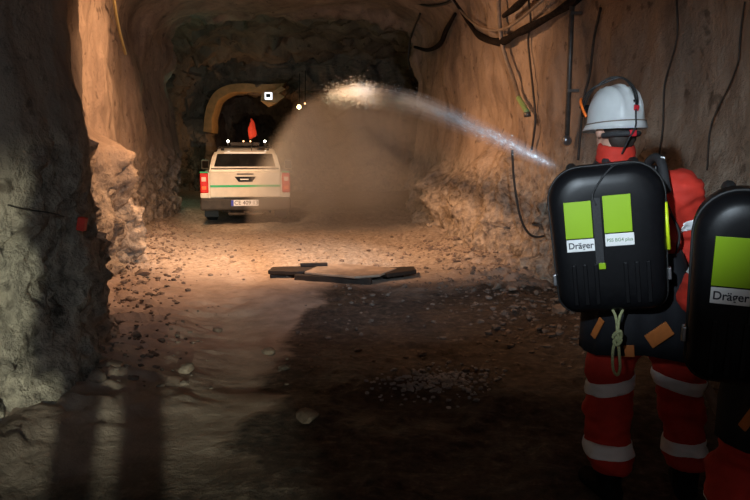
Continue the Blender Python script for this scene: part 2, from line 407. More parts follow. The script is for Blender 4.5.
for k in range(420):
    x = random.gauss(.42, .20); y = random.gauss(4.55, .16)+.15*(x-.42); r_ = random.uniform(.008, .024); add_stone(bm, (x, y, fz(x, y)+r_*.3), r_, k+9000)
tag(from_bm('gravel', bm, M['greygravel']), 'patch of pale grey gravel on the dark floor near the middle', 'gravel', kind='stuff')
big = [(512, 300, .085, 'sharp stone in the rubble strip left of the first worker'), (497, 292, .07, 'dark blocky stone at the top of the rubble strip, right of the timber'),
       (307, 421, .075, 'lone dark stone on the near floor, left of centre'), (188, 380, .06, 'flat pale stone in the lit strip near the left wall'),
       (112, 388, .10, 'largest pale rock at the foot of the near left wall'), (100, 404, .07, 'smaller pale rock just in front of the largest one by the left wall'),
       (143, 282, .09, 'dark rock on the floor under the left buttress'), (268, 352, .06, 'small dark stone at the edge of the pale slurry'),
       (404, 374, .07, 'grey wet stone left of the pale patch on the dark floor'), (560, 318, .09, 'rounded stone beside the black pack low on the right')]
for px, py, r, lab in big:
    a = PITCH+math.atan((py-250)/F); Y = EYE/math.tan(a); x = (px-375)/F*(Y*math.cos(PITCH)+EYE*math.sin(PITCH))
    bm = bmesh.new(); add_stone(bm, (0, 0, 0), r, int(px)); o = from_bm('rock', bm, M['stone']); o.location = (x, Y, fz(x, Y)+r*.35)
    tag(o, lab, 'rock')

# ------------------------------------------------------------ broken board on the floor
bd = empty('broken_board', (-.35, 8.35, fz(-.35, 8.35)), 0, 'broken muddy plywood board on dark timbers lying flat in the middle of the tunnel floor', 'board')
def slab_poly(name, pts, z0, th, mat, tilt=(0, 0)):
    bm = bmesh.new(); vs = [bm.verts.new((x, y, z0+x*tilt[0]+y*tilt[1])) for x, y in pts]
    f = bm.faces.new(vs); e = bmesh.ops.extrude_face_region(bm, geom=[f])
    for v in e['geom']:
        if isinstance(v, bmesh.types.BMVert): v.co.z += th
    bmesh.ops.bevel(bm, geom=bm.edges[:], offset=.006, segments=1, affect='EDGES')
    return from_bm(name, bm, mat, bd)
slab_poly('panel', [(-.50, -.05), (-.34, .50), (-.02, .55), (.62, .22), (.40, -.24), (.12, -.36)], .085, .03, M['slab'])
slab_poly('plank', [(-.96, .10), (-.94, .34), (-.30, .42), (-.38, .10), (-.6, .05)], .055, .05, M['wood'], (0, .02))
slab_poly('plank', [(.36, .06), (.50, -.12), (.86, .12), (.84, .40), (.40, .30)], .050, .05, M['wood'], (.01, 0))
box('bearer', (-.15, -.16, .04), (.95, .09, .085), M['wood'], bd, Matrix.Rotation(-.25, 3, 'Z'), .008)
box('bearer', (.28, .02, .04), (.9, .09, .08), M['wood'], bd, Matrix.Rotation(.42, 3, 'Z'), .008)
box('bearer', (-.45, .22, .03), (1.0, .08, .07), M['wood'], bd, Matrix.Rotation(.08, 3, 'Z'), .008)
box('batten', (-.42, .36, .135), (.34, .07, .04), M['wood'], bd, Matrix.Rotation(.15, 3, 'Z'), .006)

# ------------------------------------------------------------ wall cables, hoses and pipe
def on_wall(px, py, off=.05):
    """where the sight line through the pixel meets the right (or left) wall"""
    best = None
    for yy in np.arange(2.8, 17.5, .08):
        c = P(px, py, yy); w = wall_x(1 if px > 375 else -1, yy, c.z); g = (w-off-c.x) if px > 375 else (c.x-w-off)
        if best is None or g < best[0]: best = (g, c, w)
        if g <= 0: break
    c, w = best[1], best[2]
    return Vector((w-off if px > 375 else w+off, c.y, c.z))
def wall_cable(name, pix, rad, mat, lab, cat, off=.05, group=None):
    o = tube(name, [on_wall(a, b, off) for a, b in pix], rad, mat, None, 8, True, 6)
    return tag(o, lab, cat, group)
wall_cable('cable_bundle', [(612, -30), (575, 2), (545, 20), (520, 33), (500, 42), (480, 35), (466, 18), (455, -4)], [.03, .04, .055, .035, .045, .06, .04, .065, .05, .06, .035, .04, .025, .02], M['cabl'], 'thick dark sagging cable bundle across the upper right wall', 'cable', .10)
wall_cable('cable_bundle', [(536, -12), (518, 6), (506, 16)], [.03, .05, .03], M['cabl'], 'short dark torn cable wrap above the sagging bundle', 'cable', .16)
wall_cable('cable_bundle', [(458, 14), (448, 30), (440, 44), (428, 50), (415, 47)], [.03, .05, .05, .04, .03], M['cabl'], 'dark frayed cable loop left of the hose, near the tunnel mouth', 'cable', .12)
wall_cable('cable', [(416, 3), (430, 6), (446, 4), (456, 0)], .025, M['hose'], 'thin dark cable along the top edge near the tunnel mouth', 'cable', .06)
wall_cable('cable', [(420, 14), (412, 36), (406, 55), (400, 70)], .022, M['hose'], 'thin dark cable hanging down beside the tunnel mouth', 'cable', .06)
wall_cable('cable', [(450, -3), (463, 12), (480, 27), (500, 30), (518, 22), (545, -2)], .020, M['hosegrey'], 'brown slack cable looping over the grey hose', 'cable', .15)
h = empty('hanging_hose', on_wall(520, 100, .12), 0, 'grey hose with a green sleeve hanging down the right wall', 'hose')
def kid(o, par): o.parent = par; o.matrix_parent_inverse = Matrix.Translation(par.location).inverted(); return o
kid(tube('hose', [on_wall(a, b, .12) for a, b in [(500, -30), (501, 20), (505, 50), (514, 80), (521, 98)]], .030, M['hosegrey']), h)
kid(tube('sleeve', [on_wall(a, b, .12) for a, b in [(521, 98), (524, 105), (527, 112)]], .034, M['hosegreen']), h)
kid(tube('coupling', [on_wall(a, b, .12) for a, b in [(527, 112), (529, 117)]], .045, M['pipe'], None, 10, False), h)
wall_cable('wire', [(531, 0), (532, 22), (529, 40), (532, 62), (535, 90), (537, 120), (533, 150)], .014, M['hose'], 'thin dark wire running down the wall between hose and pipe', 'wire', .05)
h = empty('wall_pipe', on_wall(568, 90, .09), 0, 'straight vertical dark pipe on the right wall left of the white helmet', 'pipe')
a, b = on_wall(568, 40, .10), on_wall(569, 138, .10)
top = a+(a-b)*.8; kid(tube('pipe', [Vector((b.x, b.y, top.z)), b], .028, M['pipe'], None, 12, False), h)
bmx = bmesh.new(); add_ball(bmx, b+Vector((0, 0, -.03)), .055, 2); add_box(bmx, b+Vector((-.02, -.03, -.02)), (.05, .06, .09)); kid(from_bm('end_fitting', bmx, M['alu'], None, True), h)
for zz in (.5, 1.3): kid(box('bracket', b+Vector((.04, 0, zz)), (.12, .08, .03), M['pipe'], None), h)
tag(tube('wire', [P(a, b, 8.25+k*.03) for k, (a, b) in enumerate([(512, 150), (514, 180), (519, 212), (526, 230), (536, 237), (552, 234)])], .014, M['hose']), 'loose dark wire curling to the floor by the rubble bank', 'wire')
wall_cable('wire', [(602, 8), (596, 40), (592, 75), (586, 100), (580, 160)], .014, M['hose'], 'dark wire on the right wall just left of the white helmet', 'wire', .04)
wall_cable('wire', [(682, 0), (678, 40), (671, 85), (664, 130), (655, 190)], .008, M['hose'], 'dark wire down the wall between helmet and right edge', 'wire', .04)
wall_cable('wire', [(747, 2), (744, 25), (740, 45), (742, 62), (730, 85), (716, 125), (708, 170)], .006, M['hose'], 'crooked dark wire at the far right of the grey wall', 'wire', .04)
wall_cable('wire', [(112, -15), (114, 10), (118, 32), (125, 54)], .022, M['yellowwire'], 'short yellow wire end dangling on the upper left wall', 'wire', .10)
wall_cable('wire', [(0, 205), (20, 209), (45, 213), (62, 217)], .004, M['hose'], 'thin dark wire along the near left wall', 'wire', .02)
c = on_wall(76, 224, .03); mk = box('marker', (0, 0, 0), (.05, .05, .085), M['tag'], None, Matrix.Rotation(.2, 3, 'Y'), .006); mk.location = c
tag(mk, 'small red marker fixed to the near left wall', 'marker')

# ------------------------------------------------------------ far end: torn sheet, box, lamps
def rim():
    pts = [P(a, b, 26.0) for a, b in [(207, 132), (208, 118), (211, 105), (218, 94), (230, 88), (246, 86.5), (262, 87.5), (284, 86)]]
    bm = bmesh.new(); ps = spline(pts, 6); R_ = []
    for i, c in enumerate(ps):
        w = .03+.015*math.sin(i*.7); cc = Vector((-4.4, 26, 1.8)); d = (cc-c); d.y = 0; d.normalize(); nrm = Vector((0, 1, 0))
        R_.append([bm.verts.new(v) for v in (c-d*.10-nrm*.15, c+d*.17+d*w-nrm*.15, c+d*.17+d*w+nrm*.9, c-d*.1+nrm*.9)])
    for A_, B_ in zip(R_, R_[1:]):
        for k in range(4): bm.faces.new((A_[k], A_[(k+1) % 4], B_[(k+1) % 4], B_[k]))
    bm.faces.new(R_[0]); bm.faces.new(R_[-1][::-1])
    return from_bm('arch_sheet', bm, M['sheet'])
o = rim(); tag(o, 'pale orange sheet lining the far small arch beyond the truck', 'lining')
bm = bmesh.new(); r2 = random.Random(3)
pts = [P(a, b, 25.6) for a, b in [(262, 93), (274, 90), (281, 86), (286, 89), (279, 93), (285, 97), (277, 103), (268, 107), (261, 101)]]
vs = [bm.verts.new(v+Vector((0, r2.uniform(-.1, .1), 0))) for v in pts]; vb = [bm.verts.new(v.co+Vector((.03, .14, 0))) for v in vs]
bm.faces.new(vs); bm.faces.new(vb[::-1])
for k in range(len(vs)): bm.faces.new((vs[k], vs[(k+1) % len(vs)], vb[(k+1) % len(vs)], vb[k]))
tag(from_bm('torn_sheet', bm, M['sheet']), 'torn orange flap hanging at the right end of the far arch', 'sheet')
c = P(268.5, 96, 25.0); e = empty('lamp_box', c, 0, 'small square white lit lamp box on the torn flap of the far arch', 'lamp')
box('frame', (0, 0, 0), (.26, .10, .25), GL['box'], e, None, .02); box('screen', (0, -.055, .01), (.15, .02, .12), M['ink'], e)
def bulb(px, py, Y, r, mat, lab, bracket=True):
    c = P(px, py, Y); e = empty('tunnel_lamp', c, 0, lab, 'lamp')
    bm = bmesh.new(); add_ball(bm, (0, 0, 0), (r, r*.7, r), 2); from_bm('bulb', bm, mat, e, True)
    bm = bmesh.new(); add_tube(bm, [(0, r*.3, 0), (0, r*1.6, 0)], [r*1.15, r*.9], 12); from_bm('housing', bm, M['dirty'], e)
    tube('bracket', [(0, r*1.2, 0), (0, r*1.5, .12), (.02, r*1.6, .9)], .012, M['hose'], e)
bulb(299, 107, 19.5, .055, GL['lampy'], 'bright yellow lamp glowing beyond the truck at the edge of the spray')
bulb(305, 103.5, 20, .022, GL['lampo'], 'tiny amber lamp just right of the bright yellow one')
bm = bmesh.new(); add_stone(bm, (0, 0, 0), .34, 91)
for v in bm.verts: v.co.z *= .45
o = from_bm('boulder', bm, M['stone']); o.location = P(320, 93, 21); tag(o, 'rock ledge catching light right of the bright yellow lamp', 'rock')

# ------------------------------------------------------------ truck
TR = P(246.5, 223, 14.75); TR.z = 0
T = empty('pickup_truck', (TR.x, TR.y, fz(TR.x, TR.y)-.005), R(9.5), 'cream pickup truck with canopy and green stripe parked with its tail to the camera', 'truck')
def extrude_profile(name, pts, x0, x1, mat, par, bev=.02, smooth=False):
    bm = bmesh.new(); vs = [bm.verts.new((x0, y, z_)) for y, z_ in pts]; f = bm.faces.new(vs)
    e_ = bmesh.ops.extrude_face_region(bm, geom=[f])
    for v in e_['geom']:
        if isinstance(v, bmesh.types.BMVert): v.co.x = x1
    if bev: bmesh.ops.bevel(bm, geom=[e for e in bm.edges if abs(e.verts[0].co.x-e.verts[1].co.x) < .01], offset=bev, segments=3, affect='EDGES')
    return from_bm(name, bm, mat, par)
def arc(cy, r, n=10): return [(cy+r*math.cos(math.pi*k/n), .40+r*math.sin(math.pi*k/n)) for k in range(n+1)]
prof = [(0.02, .58), (0.02, 1.12), (1.55, 1.13), (3.55, 1.12), (3.9, 1.10), (4.95, .98), (5.2, .86), (5.25, .50)]+[(4.87, .42)]+arc(4.45, .42)[1:-1]+[(4.03, .36), (1.75, .36)]+arc(1.3, .42)[1:-1]+[(.86, .45)]
extrude_profile('body', prof, -.90, .90, M['paint'], T, .05)
def loft_box(name, secs, mat, par, bev=.04):
    """secs: (z, y0, y1, halfwidth)"""
    bm = bmesh.new(); rr = []
    for z_, y0, y1, hw in secs: rr.append([bm.verts.new(v) for v in ((-hw, y0, z_), (hw, y0, z_), (hw, y1, z_), (-hw, y1, z_))])
    for A_, B_ in zip(rr, rr[1:]):
        for k in range(4): bm.faces.new((A_[k], A_[(k+1) % 4], B_[(k+1) % 4], B_[k]))
    bm.faces.new(rr[0][::-1]); bm.faces.new(rr[-1])
    if bev: bmesh.ops.bevel(bm, geom=bm.edges[:], offset=bev, segments=3, affect='EDGES')
    return from_bm(name, bm, mat, par)
loft_box('cabin', [(1.10, 1.72, 3.9, .80), (1.45, 1.78, 3.35, .70), (1.66, 1.85, 2.95, .62)], M['paint'], T, .05)
loft_box('windscreen', [(1.14, 3.0, 3.885, .70), (1.58, 2.9, 3.13, .62)], M['glass'], T, .02)
for s in (-1, 1):
    for y0, y1 in ((1.95, 2.6), (2.68, 3.3)):
        bm = bmesh.new(); v4 = [bm.verts.new(v) for v in ((s*.790, y0, 1.17), (s*.790, y1+.08, 1.17), (s*.665, y1-.22, 1.58), (s*.665, y0+.03, 1.58))]
        bm.faces.new(v4); e_ = bmesh.ops.extrude_face_region(bm, geom=bm.faces[:])
        for v in e_['geom']:
            if isinstance(v, bmesh.types.BMVert): v.co.x += s*.02
        from_bm('side_window', bm, M['glass'], T)
    box('door_handle', (s*.91, 2.1, 1.0), (.03, .16, .03), M['dirty'], T); box('door_handle', (s*.91, 2.85, 1.0), (.03, .16, .03), M['dirty'], T)
    m_ = box('wing_mirror', (s*1.03, 3.15, 1.22), (.20, .10, .24), M['paint'], T, None, .03)
    box('mirror_glass', (s*1.03, 3.095, 1.22), (.15, .01, .18), M['glass'], m_)
    hl = box('headlamp', (s*.68, 5.16, .80), (.36, .12, .16), M['lens'], T, None, .03)
    box('side_stripe', (s*.902, 1.9, .93), (.012, 3.6, .05), M['green'], T)
cn = loft_box('canopy', [(1.10, .04, 1.70, .745), (1.30, .10, 1.70, .715), (1.50, .20, 1.70, .66), (1.57, .32, 1.66, .60)], M['paint'], T, .035)
bm = bmesh.new(); rr = [bm.verts.new(v) for v in ((-.635, .082, 1.245), (.635, .082, 1.245), (.565, .178, 1.505), (-.565, .178, 1.505))]
bm.faces.new(rr); e_ = bmesh.ops.extrude_face_region(bm, geom=bm.faces[:])
for v in e_['geom']:
    if isinstance(v, bmesh.types.BMVert): v.co.y -= .03
rw = from_bm('rear_window', bm, M['glass'], T)
box('brake_light_strip', (0, .15, 1.525), (.86, .04, .035), M['white'], T)
box('window_trim', (0, .075, 1.195), (1.40, .03, .03), M['dirty'], T)
tg = box('tailgate', (0, 0, .865), (1.46, .05, .53), M['paint'], T, None, .018)
box('stripe', (0, -.028, .835), (1.45, .006, .045), M['green'], tg)
bm = bmesh.new()
for A_ in [[(-.22, 1.03), (.22, 1.03), (.14, .925), (-.14, .925)]]:
    v4 = [bm.verts.new((x, -.027, z_)) for x, z_ in A_]; bm.faces.new(v4); e_ = bmesh.ops.extrude_face_region(bm, geom=bm.faces[:])
    for v in e_['geom']:
        if isinstance(v, bmesh.types.BMVert): v.co.y = -.042
hd = from_bm('handle_recess', bm, M['black'], tg); box('gate_latch', (-.02, -.045, .975), (.20, .015, .022), M['alu'], hd) if False else None
box('gate_latch', (-.02, -.046, .975), (.17, .012, .022), M['white'], tg)
box('camera_strip', (0, -.03, 1.085), (.34, .012, .022), M['black'], tg)
for s in (-1, 1):
    tl = box('tail_light', (s*.845, .06, .90), (.17, .16, .42), M['tail'], T, None, .025)
    box('reverse_lens', (s*.85, -.022, .98), (.09, .01, .09), M['lens'], tl); box('indicator_lens', (s*.85, -.022, .80), (.09, .01, .07), M['orange'], tl)
    box('corner_stripe', (s*.845, -.012, 1.125), (.16, .04, .025), M['green'], T)
    box('corner_panel', (s*.845, .03, .64), (.17, .10, .11), M['paint'], T, None, .02)
bp = box('bumper', (0, -.03, .46), (1.86, .22, .25), M['dirty'], T, None, .04)
box('step_pad', (0, -.04, .588), (.9, .2, .012), M['rubber'], bp)
pl = box('number_plate', (-.02, -.155, .49), (.56, .02, .125), M['platew'], T, None, .004)
box('blue_band', (-.275, -.167, .49), (.05, .004, .12), M['plateb'], pl)
text('lettering', 'CE 409 13', .115, M['ink'], pl, Matrix.Translation((.01, -.168, .49)) @ Matrix.Rotation(R(90), 4, 'X'))
box('chassis', (0, 2.5, .36), (1.0, 4.6, .18), M['mud'], T, None, .02)
box('mud_flap', (-.76, .72, .30), (.30, .02, .34), M['rubber'], T); box('mud_flap', (.76, .72, .30), (.30, .02, .34), M['rubber'], T)
ax = tube('rear_axle', [(-.7, 1.3, .36), (.7, 1.3, .36)], .06, M['mud'], T, 10, False)
bm = bmesh.new(); add_ball(bm, (.1, 1.3, .36), .15, 2); from_bm('differential', bm, M['mud'], ax, True)
bm = bmesh.new(); add_tube(bm, [(-.35, -.0, .25), (.35, 0, .25)], .03, 8); add_box(bm, (0, .02, .31), (.1, .16, .09)); add_box(bm, (-.35, .1, .3), (.05, .2, .12)); add_box(bm, (.35, .1, .3), (.05, .2, .12))
from_bm('tow_bar', bm, M['mud'], T)
tube('exhaust_pipe', [(.5, .12, .28), (.5, .6, .29), (.45, 1.0, .36)], .03, M['mud'], T)
tube('spare_tyre', [(.32*math.cos(k*math.pi/12), .62+.32*math.sin(k*math.pi/12), .34) for k in range(25)], .085, M['rubber'], T, 10, False)
def wheel(x, y):
    bm = bmesh.new(); pr = [(.22, -.10), (.34, -.125), (.385, -.10), (.39, 0), (.385, .10), (.34, .125), (.22, .10)]; n = 28; rg = []
    for k in range(n):
        a = 2*math.pi*k/n; rg.append([bm.verts.new((x+w, y+r_*math.cos(a), .385+r_*math.sin(a))) for r_, w in pr])
    for k in range(n):
        A_, B_ = rg[k], rg[(k+1) % n]
        for j in range(len(pr)-1): bm.faces.new((A_[j], A_[j+1], B_[j+1], B_[j]))
        bm.faces.new((A_[-1], A_[0], B_[0], B_[-1]))
    w_ = from_bm('wheel', bm, M['rubber'], T, True)
    bm = bmesh.new(); add_tube(bm, [(x-.07, y, .385), (x+.07, y, .385)], .222, 20); add_tube(bm, [(x-.1, y, .385), (x+.1, y, .385)], .07, 12); from_bm('rim', bm, M['alu'], w_)
for x in (-.78, .78):
    for y in (1.3, 4.45): wheel(x, y)
rk = empty('roof_rack', (0, 0, 0)); rk.parent = T
for y in (.75, 1.45): tube('crossbar', [(-.58, y, 1.64), (.58, y, 1.64)], .018, M['dirty'], rk, 8, False)
for x in (-.56, .56): tube('side_rail', [(x, .45, 1.63), (x, 1.6, 1.63)], .018, M['dirty'], rk, 8, False)
for x in (-.5, .5):
    for y in (.75, 1.45): tube('foot', [(x, y, 1.55), (x, y, 1.64)], .02, M['dirty'], rk, 8, False)
lb = box('light_bar', (0, .72, 1.71), (.62, .14, .08), M['dirty'], T, None, .02)
for x, r_, mt in ((-.36, .027, 'lampw'), (-.03, .016, 'lampo'), (.12, .016, 'lampo'), (.43, .027, 'lampw')):
    bm = bmesh.new(); add_ball(bm, (x, .66, 1.77), (r_, r_*.8, r_), 2); from_bm('roof_lamp', bm, GL[mt], T, True)
    tube('lamp_bracket', [(x, .72, 1.66), (x, .72, 1.76)], .02, M['dirty'], T, 8, False)
wh = tube('flag_whip', [(.14, .5, 1.56), (.14, .5, 2.27)], .008, M['dirty'], T, 6, False)
bm = bmesh.new(); rs = []
for k in range(10):
    t = k/9; zc = 2.25-.42*t; r_ = .012+.075*math.sin(min(1, t*1.15)*math.pi*.62)*(1 if t < .9 else .75)
    rs.append([bm.verts.new((.15+.01*math.sin(t*9)+r_*math.cos(a)*(1+.25*math.cos(3*a)), .5+r_*.6*math.sin(a), zc+.03*math.cos(a)*t)) for a in [2*math.pi*j/14 for j in range(14)]])
for A_, B_ in zip(rs, rs[1:]):
    for j in range(14): bm.faces.new((A_[j], A_[(j+1) % 14], B_[(j+1) % 14], B_[j]))
bm.faces.new(rs[0][::-1]); bm.faces.new(rs[-1])
tag(from_bm('flag', bm, M['flag'], wh, True), 'furled orange red flag')

# ------------------------------------------------------------ breathing pack
def pack(name, loc, rot, label):
    """front face looks down local -Y; origin at the centre"""
    W, Hh, D = .475, .60, .175
    E = empty(name, loc, 0, label, 'breathing apparatus'); E.rotation_euler = rot
    out = []
    def corner(cx, cz, r, a0, a1, n=9):
        for k in range(n+1):
            a = a0+(a1-a0)*k/n; out.append((cx+r*math.cos(a), cz+r*math.sin(a)))
    rt, rb = .135, .075; w2, wb, h2 = W/2, W/2-.012, Hh/2
    corner(w2-rt, h2-rt, rt, 0, math.pi/2); corner(-w2+rt, h2-rt, rt, math.pi/2, math.pi)
    corner(-wb+rb, -h2+rb, rb, math.pi, 1.5*math.pi); corner(wb-rb, -h2+rb, rb, 1.5*math.pi, 2*math.pi)
    bm = bmesh.new(); prof_ = [(0, .0), (.03, -.0), (.12, 0.0), (.145, .006), (.163, .02), (.172, .04), (.177, .075), (.178, .12)]
    rings = []
    for y, ins in prof_:
        f = []
        for x, z_ in out:
            f.append(bm.verts.new((x*(1-ins/(W/2)), -y+D/2, z_*(1-ins/(Hh/2)))))
        rings.append(f)
    n = len(out)
    for A_, B_ in zip(rings, rings[1:]):
        for k in range(n): bm.faces.new((A_[k], A_[(k+1) % n], B_[(k+1) % n], B_[k]))
    bm.faces.new(rings[0][::-1]); bm.faces.new(rings[-1])
    from_bm('shell', bm, M['black'], E, True)
    y0 = D/2-.178
    for x in (-.15, -.105, -.06, .06, .105, .15): box('rib', (x, y0-.001, -.175), (.018, .008, .17), M['black'], E, None, .003)
    bm = bmesh.new()
    pts = [Vector((x*1.004, D/2-.118, z_*1.004)) for x, z_ in out]+[Vector((out[0][0]*1.004, D/2-.118, out[0][1]*1.004))]
    add_tube(bm, pts, .005, 6, False); from_bm('lid_seam', bm, M['rubber'], E, True)
    # labels
    for s, x, z_, zz in ((-1, -.118, .094, 0), (1, .040, .108, 0)):
        lb_ = box('label', (x, y0-.002, z_), (.112, .004, .150), M['lime'], E, None, .0015); lb_['label'] = 'lime green label'
        wl = box('label', (x+.003, y0-.002, z_-.104), (.116, .004, .050), M['white'], E, None, .0015); wl['label'] = 'white label strip'
        MT = Matrix.Translation((x+.003, y0-.0048, z_-.105)) @ Matrix.Rotation(R(90), 4, 'X')
        if s < 0: text('lettering', 'Dräger', .036, M['ink'], wl, MT, bold=.0006)
        else: text('lettering', 'PSS BG4 plus', .0195, M['inkg'], wl, MT, bold=.0002)
    box('strap', (-.041, y0-.006, .045), (.036, .010, .27), M['strap'], E, None, .003)
    tg_ = box('strap_tag', (-.034, y0-.010, -.098), (.028, .006, .026), M['lime'], E, None, .002)
    bm = bmesh.new(); add_tube(bm, [(.2385-.003, y0+.055, .13), (.2385, y0+.055, -.06)], .009, 8); 
    for v in bm.verts: v.co.y = (y0+.055)+(v.co.y-(y0+.055))*1.6
    tag(from_bm('side_strip', bm, M['yellow'], E, True), 'yellow reflective side strip')
    for s in (-1, 1):
        box('latch', (s*.236, D/2-.115, -.16), (.016, .035, .05), M['alu'], E, None, .004)
    for s in (-1, 1):   # breathing hoses arching forward over the shoulders
        tube('breathing_hose', [(s*.13, .06, .22), (s*.135, .11, .275), (s*.13, .20, .275), (s*.10, .30, .20)], .024, M['rubber'], E, 10)
    tube('cord', [(.10, y0+.10, .29), (.03, y0+.02, .29), (-.05, y0-.008, .20), (-.043, y0-.012, .15)], .004, M['strap'], E)
    return E
pk1 = P(608, 237, 2.74)
PK1 = pack('breathing_pack', pk1, (R(3), R(-6.5), R(-16)), 'black breathing apparatus pack with two lime labels on the back of the first worker'); PK1.scale = (.905, 1, .955)
pk2 = P(769, 289, 1.99)
PK2 = pack('breathing_pack', pk2, (R(4), R(1.5), R(-23)), 'nearest black breathing pack, cut off by the right edge of the view'); PK2.scale = (.905, 1, .955)

# ------------------------------------------------------------ people
def hand(bm, wrist, d, side, up, s=1.0):
    """palm with four fingers curled and a thumb; d = pointing direction, up = back of hand"""
    w = Vector(wrist); d = Vector(d).normalized(); up = (Vector(up)-d*Vector(up).dot(d)).normalized(); sd = d.cross(up)*side
    add_caps(bm, w, w+d*.075, .030, .036)
    for k, (o_, L) in enumerate(((-.030, .072), (-.010, .080), (.010, .075), (.029, .060))):
        a = w+d*.080+sd*o_; b = a+(d*.8-up*.45).normalized()*L*.45; c = b+(d*.05-up).normalized()*L*.33; e_ = c+(-d*.75-up*.5).normalized()*L*.25
        add_caps(bm, w+d*.03+sd*o_*.7, a, .013, .0115, 1, 8); add_caps(bm, a, b, .0115, .0105, 1, 8); add_caps(bm, b, c, .0105, .0098, 1, 8); add_caps(bm, c, e_, .0098, .009, 1, 8)
    a = w+d*.025-sd*.028; b = a+(-sd*.8+d*.5-up*.3).normalized()*.04; c = b+(d*.6-up*.7+sd*.2).normalized()*.035
    add_caps(bm, a, b, .015, .012, 1, 8); add_caps(bm, b, c, .012, .010, 1, 8)

def person(name, J, label, yaw=0, hood=False):
    """J: joints in world space; makes a person with body, suit, boots, helmet"""
    base = Vector(((J['aL'][0]+J['aR'][0])/2, (J['aL'][1]+J['aR'][1])/2, 0))
    E = empty(name, base, 0, label, 'person')
    K = lambda o: kid(o, E)
    V = {k: Vector(v) for k, v in J.items() if hasattr(v, '__len__')}
    # suit
    bm = bmesh.new()
    for s in 'LR':
        hp, kn, an = V['h'+s], V['k'+s], V['a'+s]
        lg = J.get('leg', 1); add_caps(bm, hp, kn, .115*lg, .098*lg); add_caps(bm, kn, an+Vector((0, 0, .10)), .097*lg, .093*lg)
        am = J.get('arm', 1); add_caps(bm, V['s'+s], V['e'+s], .088*am, .074*am); add_caps(bm, V['e'+s], V['w'+s], .068*am, .045)
        add_caps(bm, V['neck']+Vector((0, 0, -.03)), V['s'+s], .06, .075)
    add_caps(bm, V['hL'], V['hR'], .125, .125, .95); add_caps(bm, V['pel'], V['chest'], .165, .175, .8)
    add_caps(bm, V['sL']*.72+V['sR']*.28-Vector((0, 0, .10)), V['sR']*.72+V['sL']*.28-Vector((0, 0, .10)), .13, .13, .85)
    add_caps(bm, V['chest'], V['neck'], .12, .062)
    suit = remesh('coverall', bm, .014, 8, M['suit'])
    n = len(suit.data.vertices); co = np.empty(n*3, np.float32); suit.data.vertices.foreach_get('co', co); co = co.reshape(-1, 3).astype(float)
    nr = np.empty(n*3, np.float32); suit.data.vertices.foreach_get('normal', nr); nr = nr.reshape(-1, 3)
    fold = fbm(co*np.array([5, 5, 13])+3, 3, 77)*.017+fbm(co*np.array([14, 14, 30]), 3, 78)*.008
    co += nr*fold[:, None]; co[:, 2] = np.maximum(co[:, 2], .16); suit.data.vertices.foreach_set('co', co.reshape(-1).astype(np.float32)); suit.data.update()
    # body inside, head, hands
    bm = bmesh.new()
    for s, sg in (('L', -1), ('R', 1)):
        hp, kn, an = V['h'+s], V['k'+s], V['a'+s]
        add_caps(bm, hp, kn, .085, .058); add_caps(bm, kn, an, .055, .038); add_caps(bm, an, an+Vector((sg*.02, .09, -.045)), .028, .02)
        add_caps(bm, V['s'+s], V['e'+s], .055, .04); add_caps(bm, V['e'+s], V['w'+s], .038, .028)
        d = (V['w'+s]-V['e'+s]).normalized(); hand(bm, V['w'+s], d, sg, Vector((0, -.2, 1)))
        add_caps(bm, V['neck']-Vector((0, 0, .05)), V['s'+s], .04, .05)
    add_caps(bm, V['hL'], V['hR'], .09, .09); add_caps(bm, V['pel'], V['chest'], .12, .13, .75); add_caps(bm, V['chest'], V['neck'], .08, .055)
    hd_ = V['head']; add_caps(bm, V['neck']-Vector((0, 0, .03)), hd_-Vector((0, 0, .05)), .058, .056)
    Ry = Matrix.Rotation(J['hyaw'], 3, 'Z')
    def hv(x, y, z_): return hd_+Ry @ Vector((x, y, z_))
    add_ball(bm, hv(0, -.01, .02), (.076, .096, .10), 3, Ry); add_ball(bm, hv(0, .035, -.055), (.055, .055, .06), 3, Ry)
    add_ball(bm, hv(0, .098, -.02), (.013, .018, .024), 2, Ry); add_ball(bm, hv(0, .075, .012), (.05, .02, .012), 2, Ry); add_ball(bm, hv(0, .084, -.062), (.024, .012, .008), 2, Ry)
    for s in (-1, 1): add_ball(bm, hv(s*.079, -.005, -.015), (.012, .02, .032), 2, Ry)
    K(remesh('body', bm, .007, 3, M['skin']))
    for s in (-1, 1):
        bm = bmesh.new(); add_ball(bm, hv(s*.031, .082, .0), .011, 2); K(from_bm('eye', bm, M['white'], None, True))
    bm = bmesh.new(); add_ball(bm, hv(0, -.022, .028), (.080, .092, .096), 3, Ry)
    bmesh.ops.delete(bm, geom=[v for v in bm.verts if (v.co-hd_).z < -.058], context='VERTS')
    add_ball(bm, hv(0, -.058, -.035), (.062, .045, .065), 3, Ry); K(from_bm('hair', bm, M['hair'], None, True))
    K(suit)
    # cuffs, collar
    # reflective bands cut out of the suit surface
    def band(z0, z1, slope=0, region=None, name_='reflective_band'):
        bm = bmesh.new(); bm.from_mesh(suit.data); bm.transform(Matrix.Identity(4))
        keep = [f for f in bm.faces if (region is None or region(f.calc_center_median()))]
        kill = [f for f in bm.faces if f not in set(keep)]; bmesh.ops.delete(bm, geom=kill, context='FACES')
        nrm = Vector((-slope, 0, 1)).normalized()
        for zz, sg in ((z0, 1), (z1, -1)):
            bmesh.ops.bisect_plane(bm, geom=bm.verts[:]+bm.edges[:]+bm.faces[:], plane_co=Vector((region.cx, 0, zz)), plane_no=nrm*sg, clear_inner=True)
        for v in bm.verts: v.normal_update()
        for v in bm.verts: v.co += v.normal*.004
        r_ = bmesh.ops.solidify(bm, geom=bm.faces[:], thickness=.003)
        o = from_bm(name_, bm, M['silver'], None, True); K(o); return o
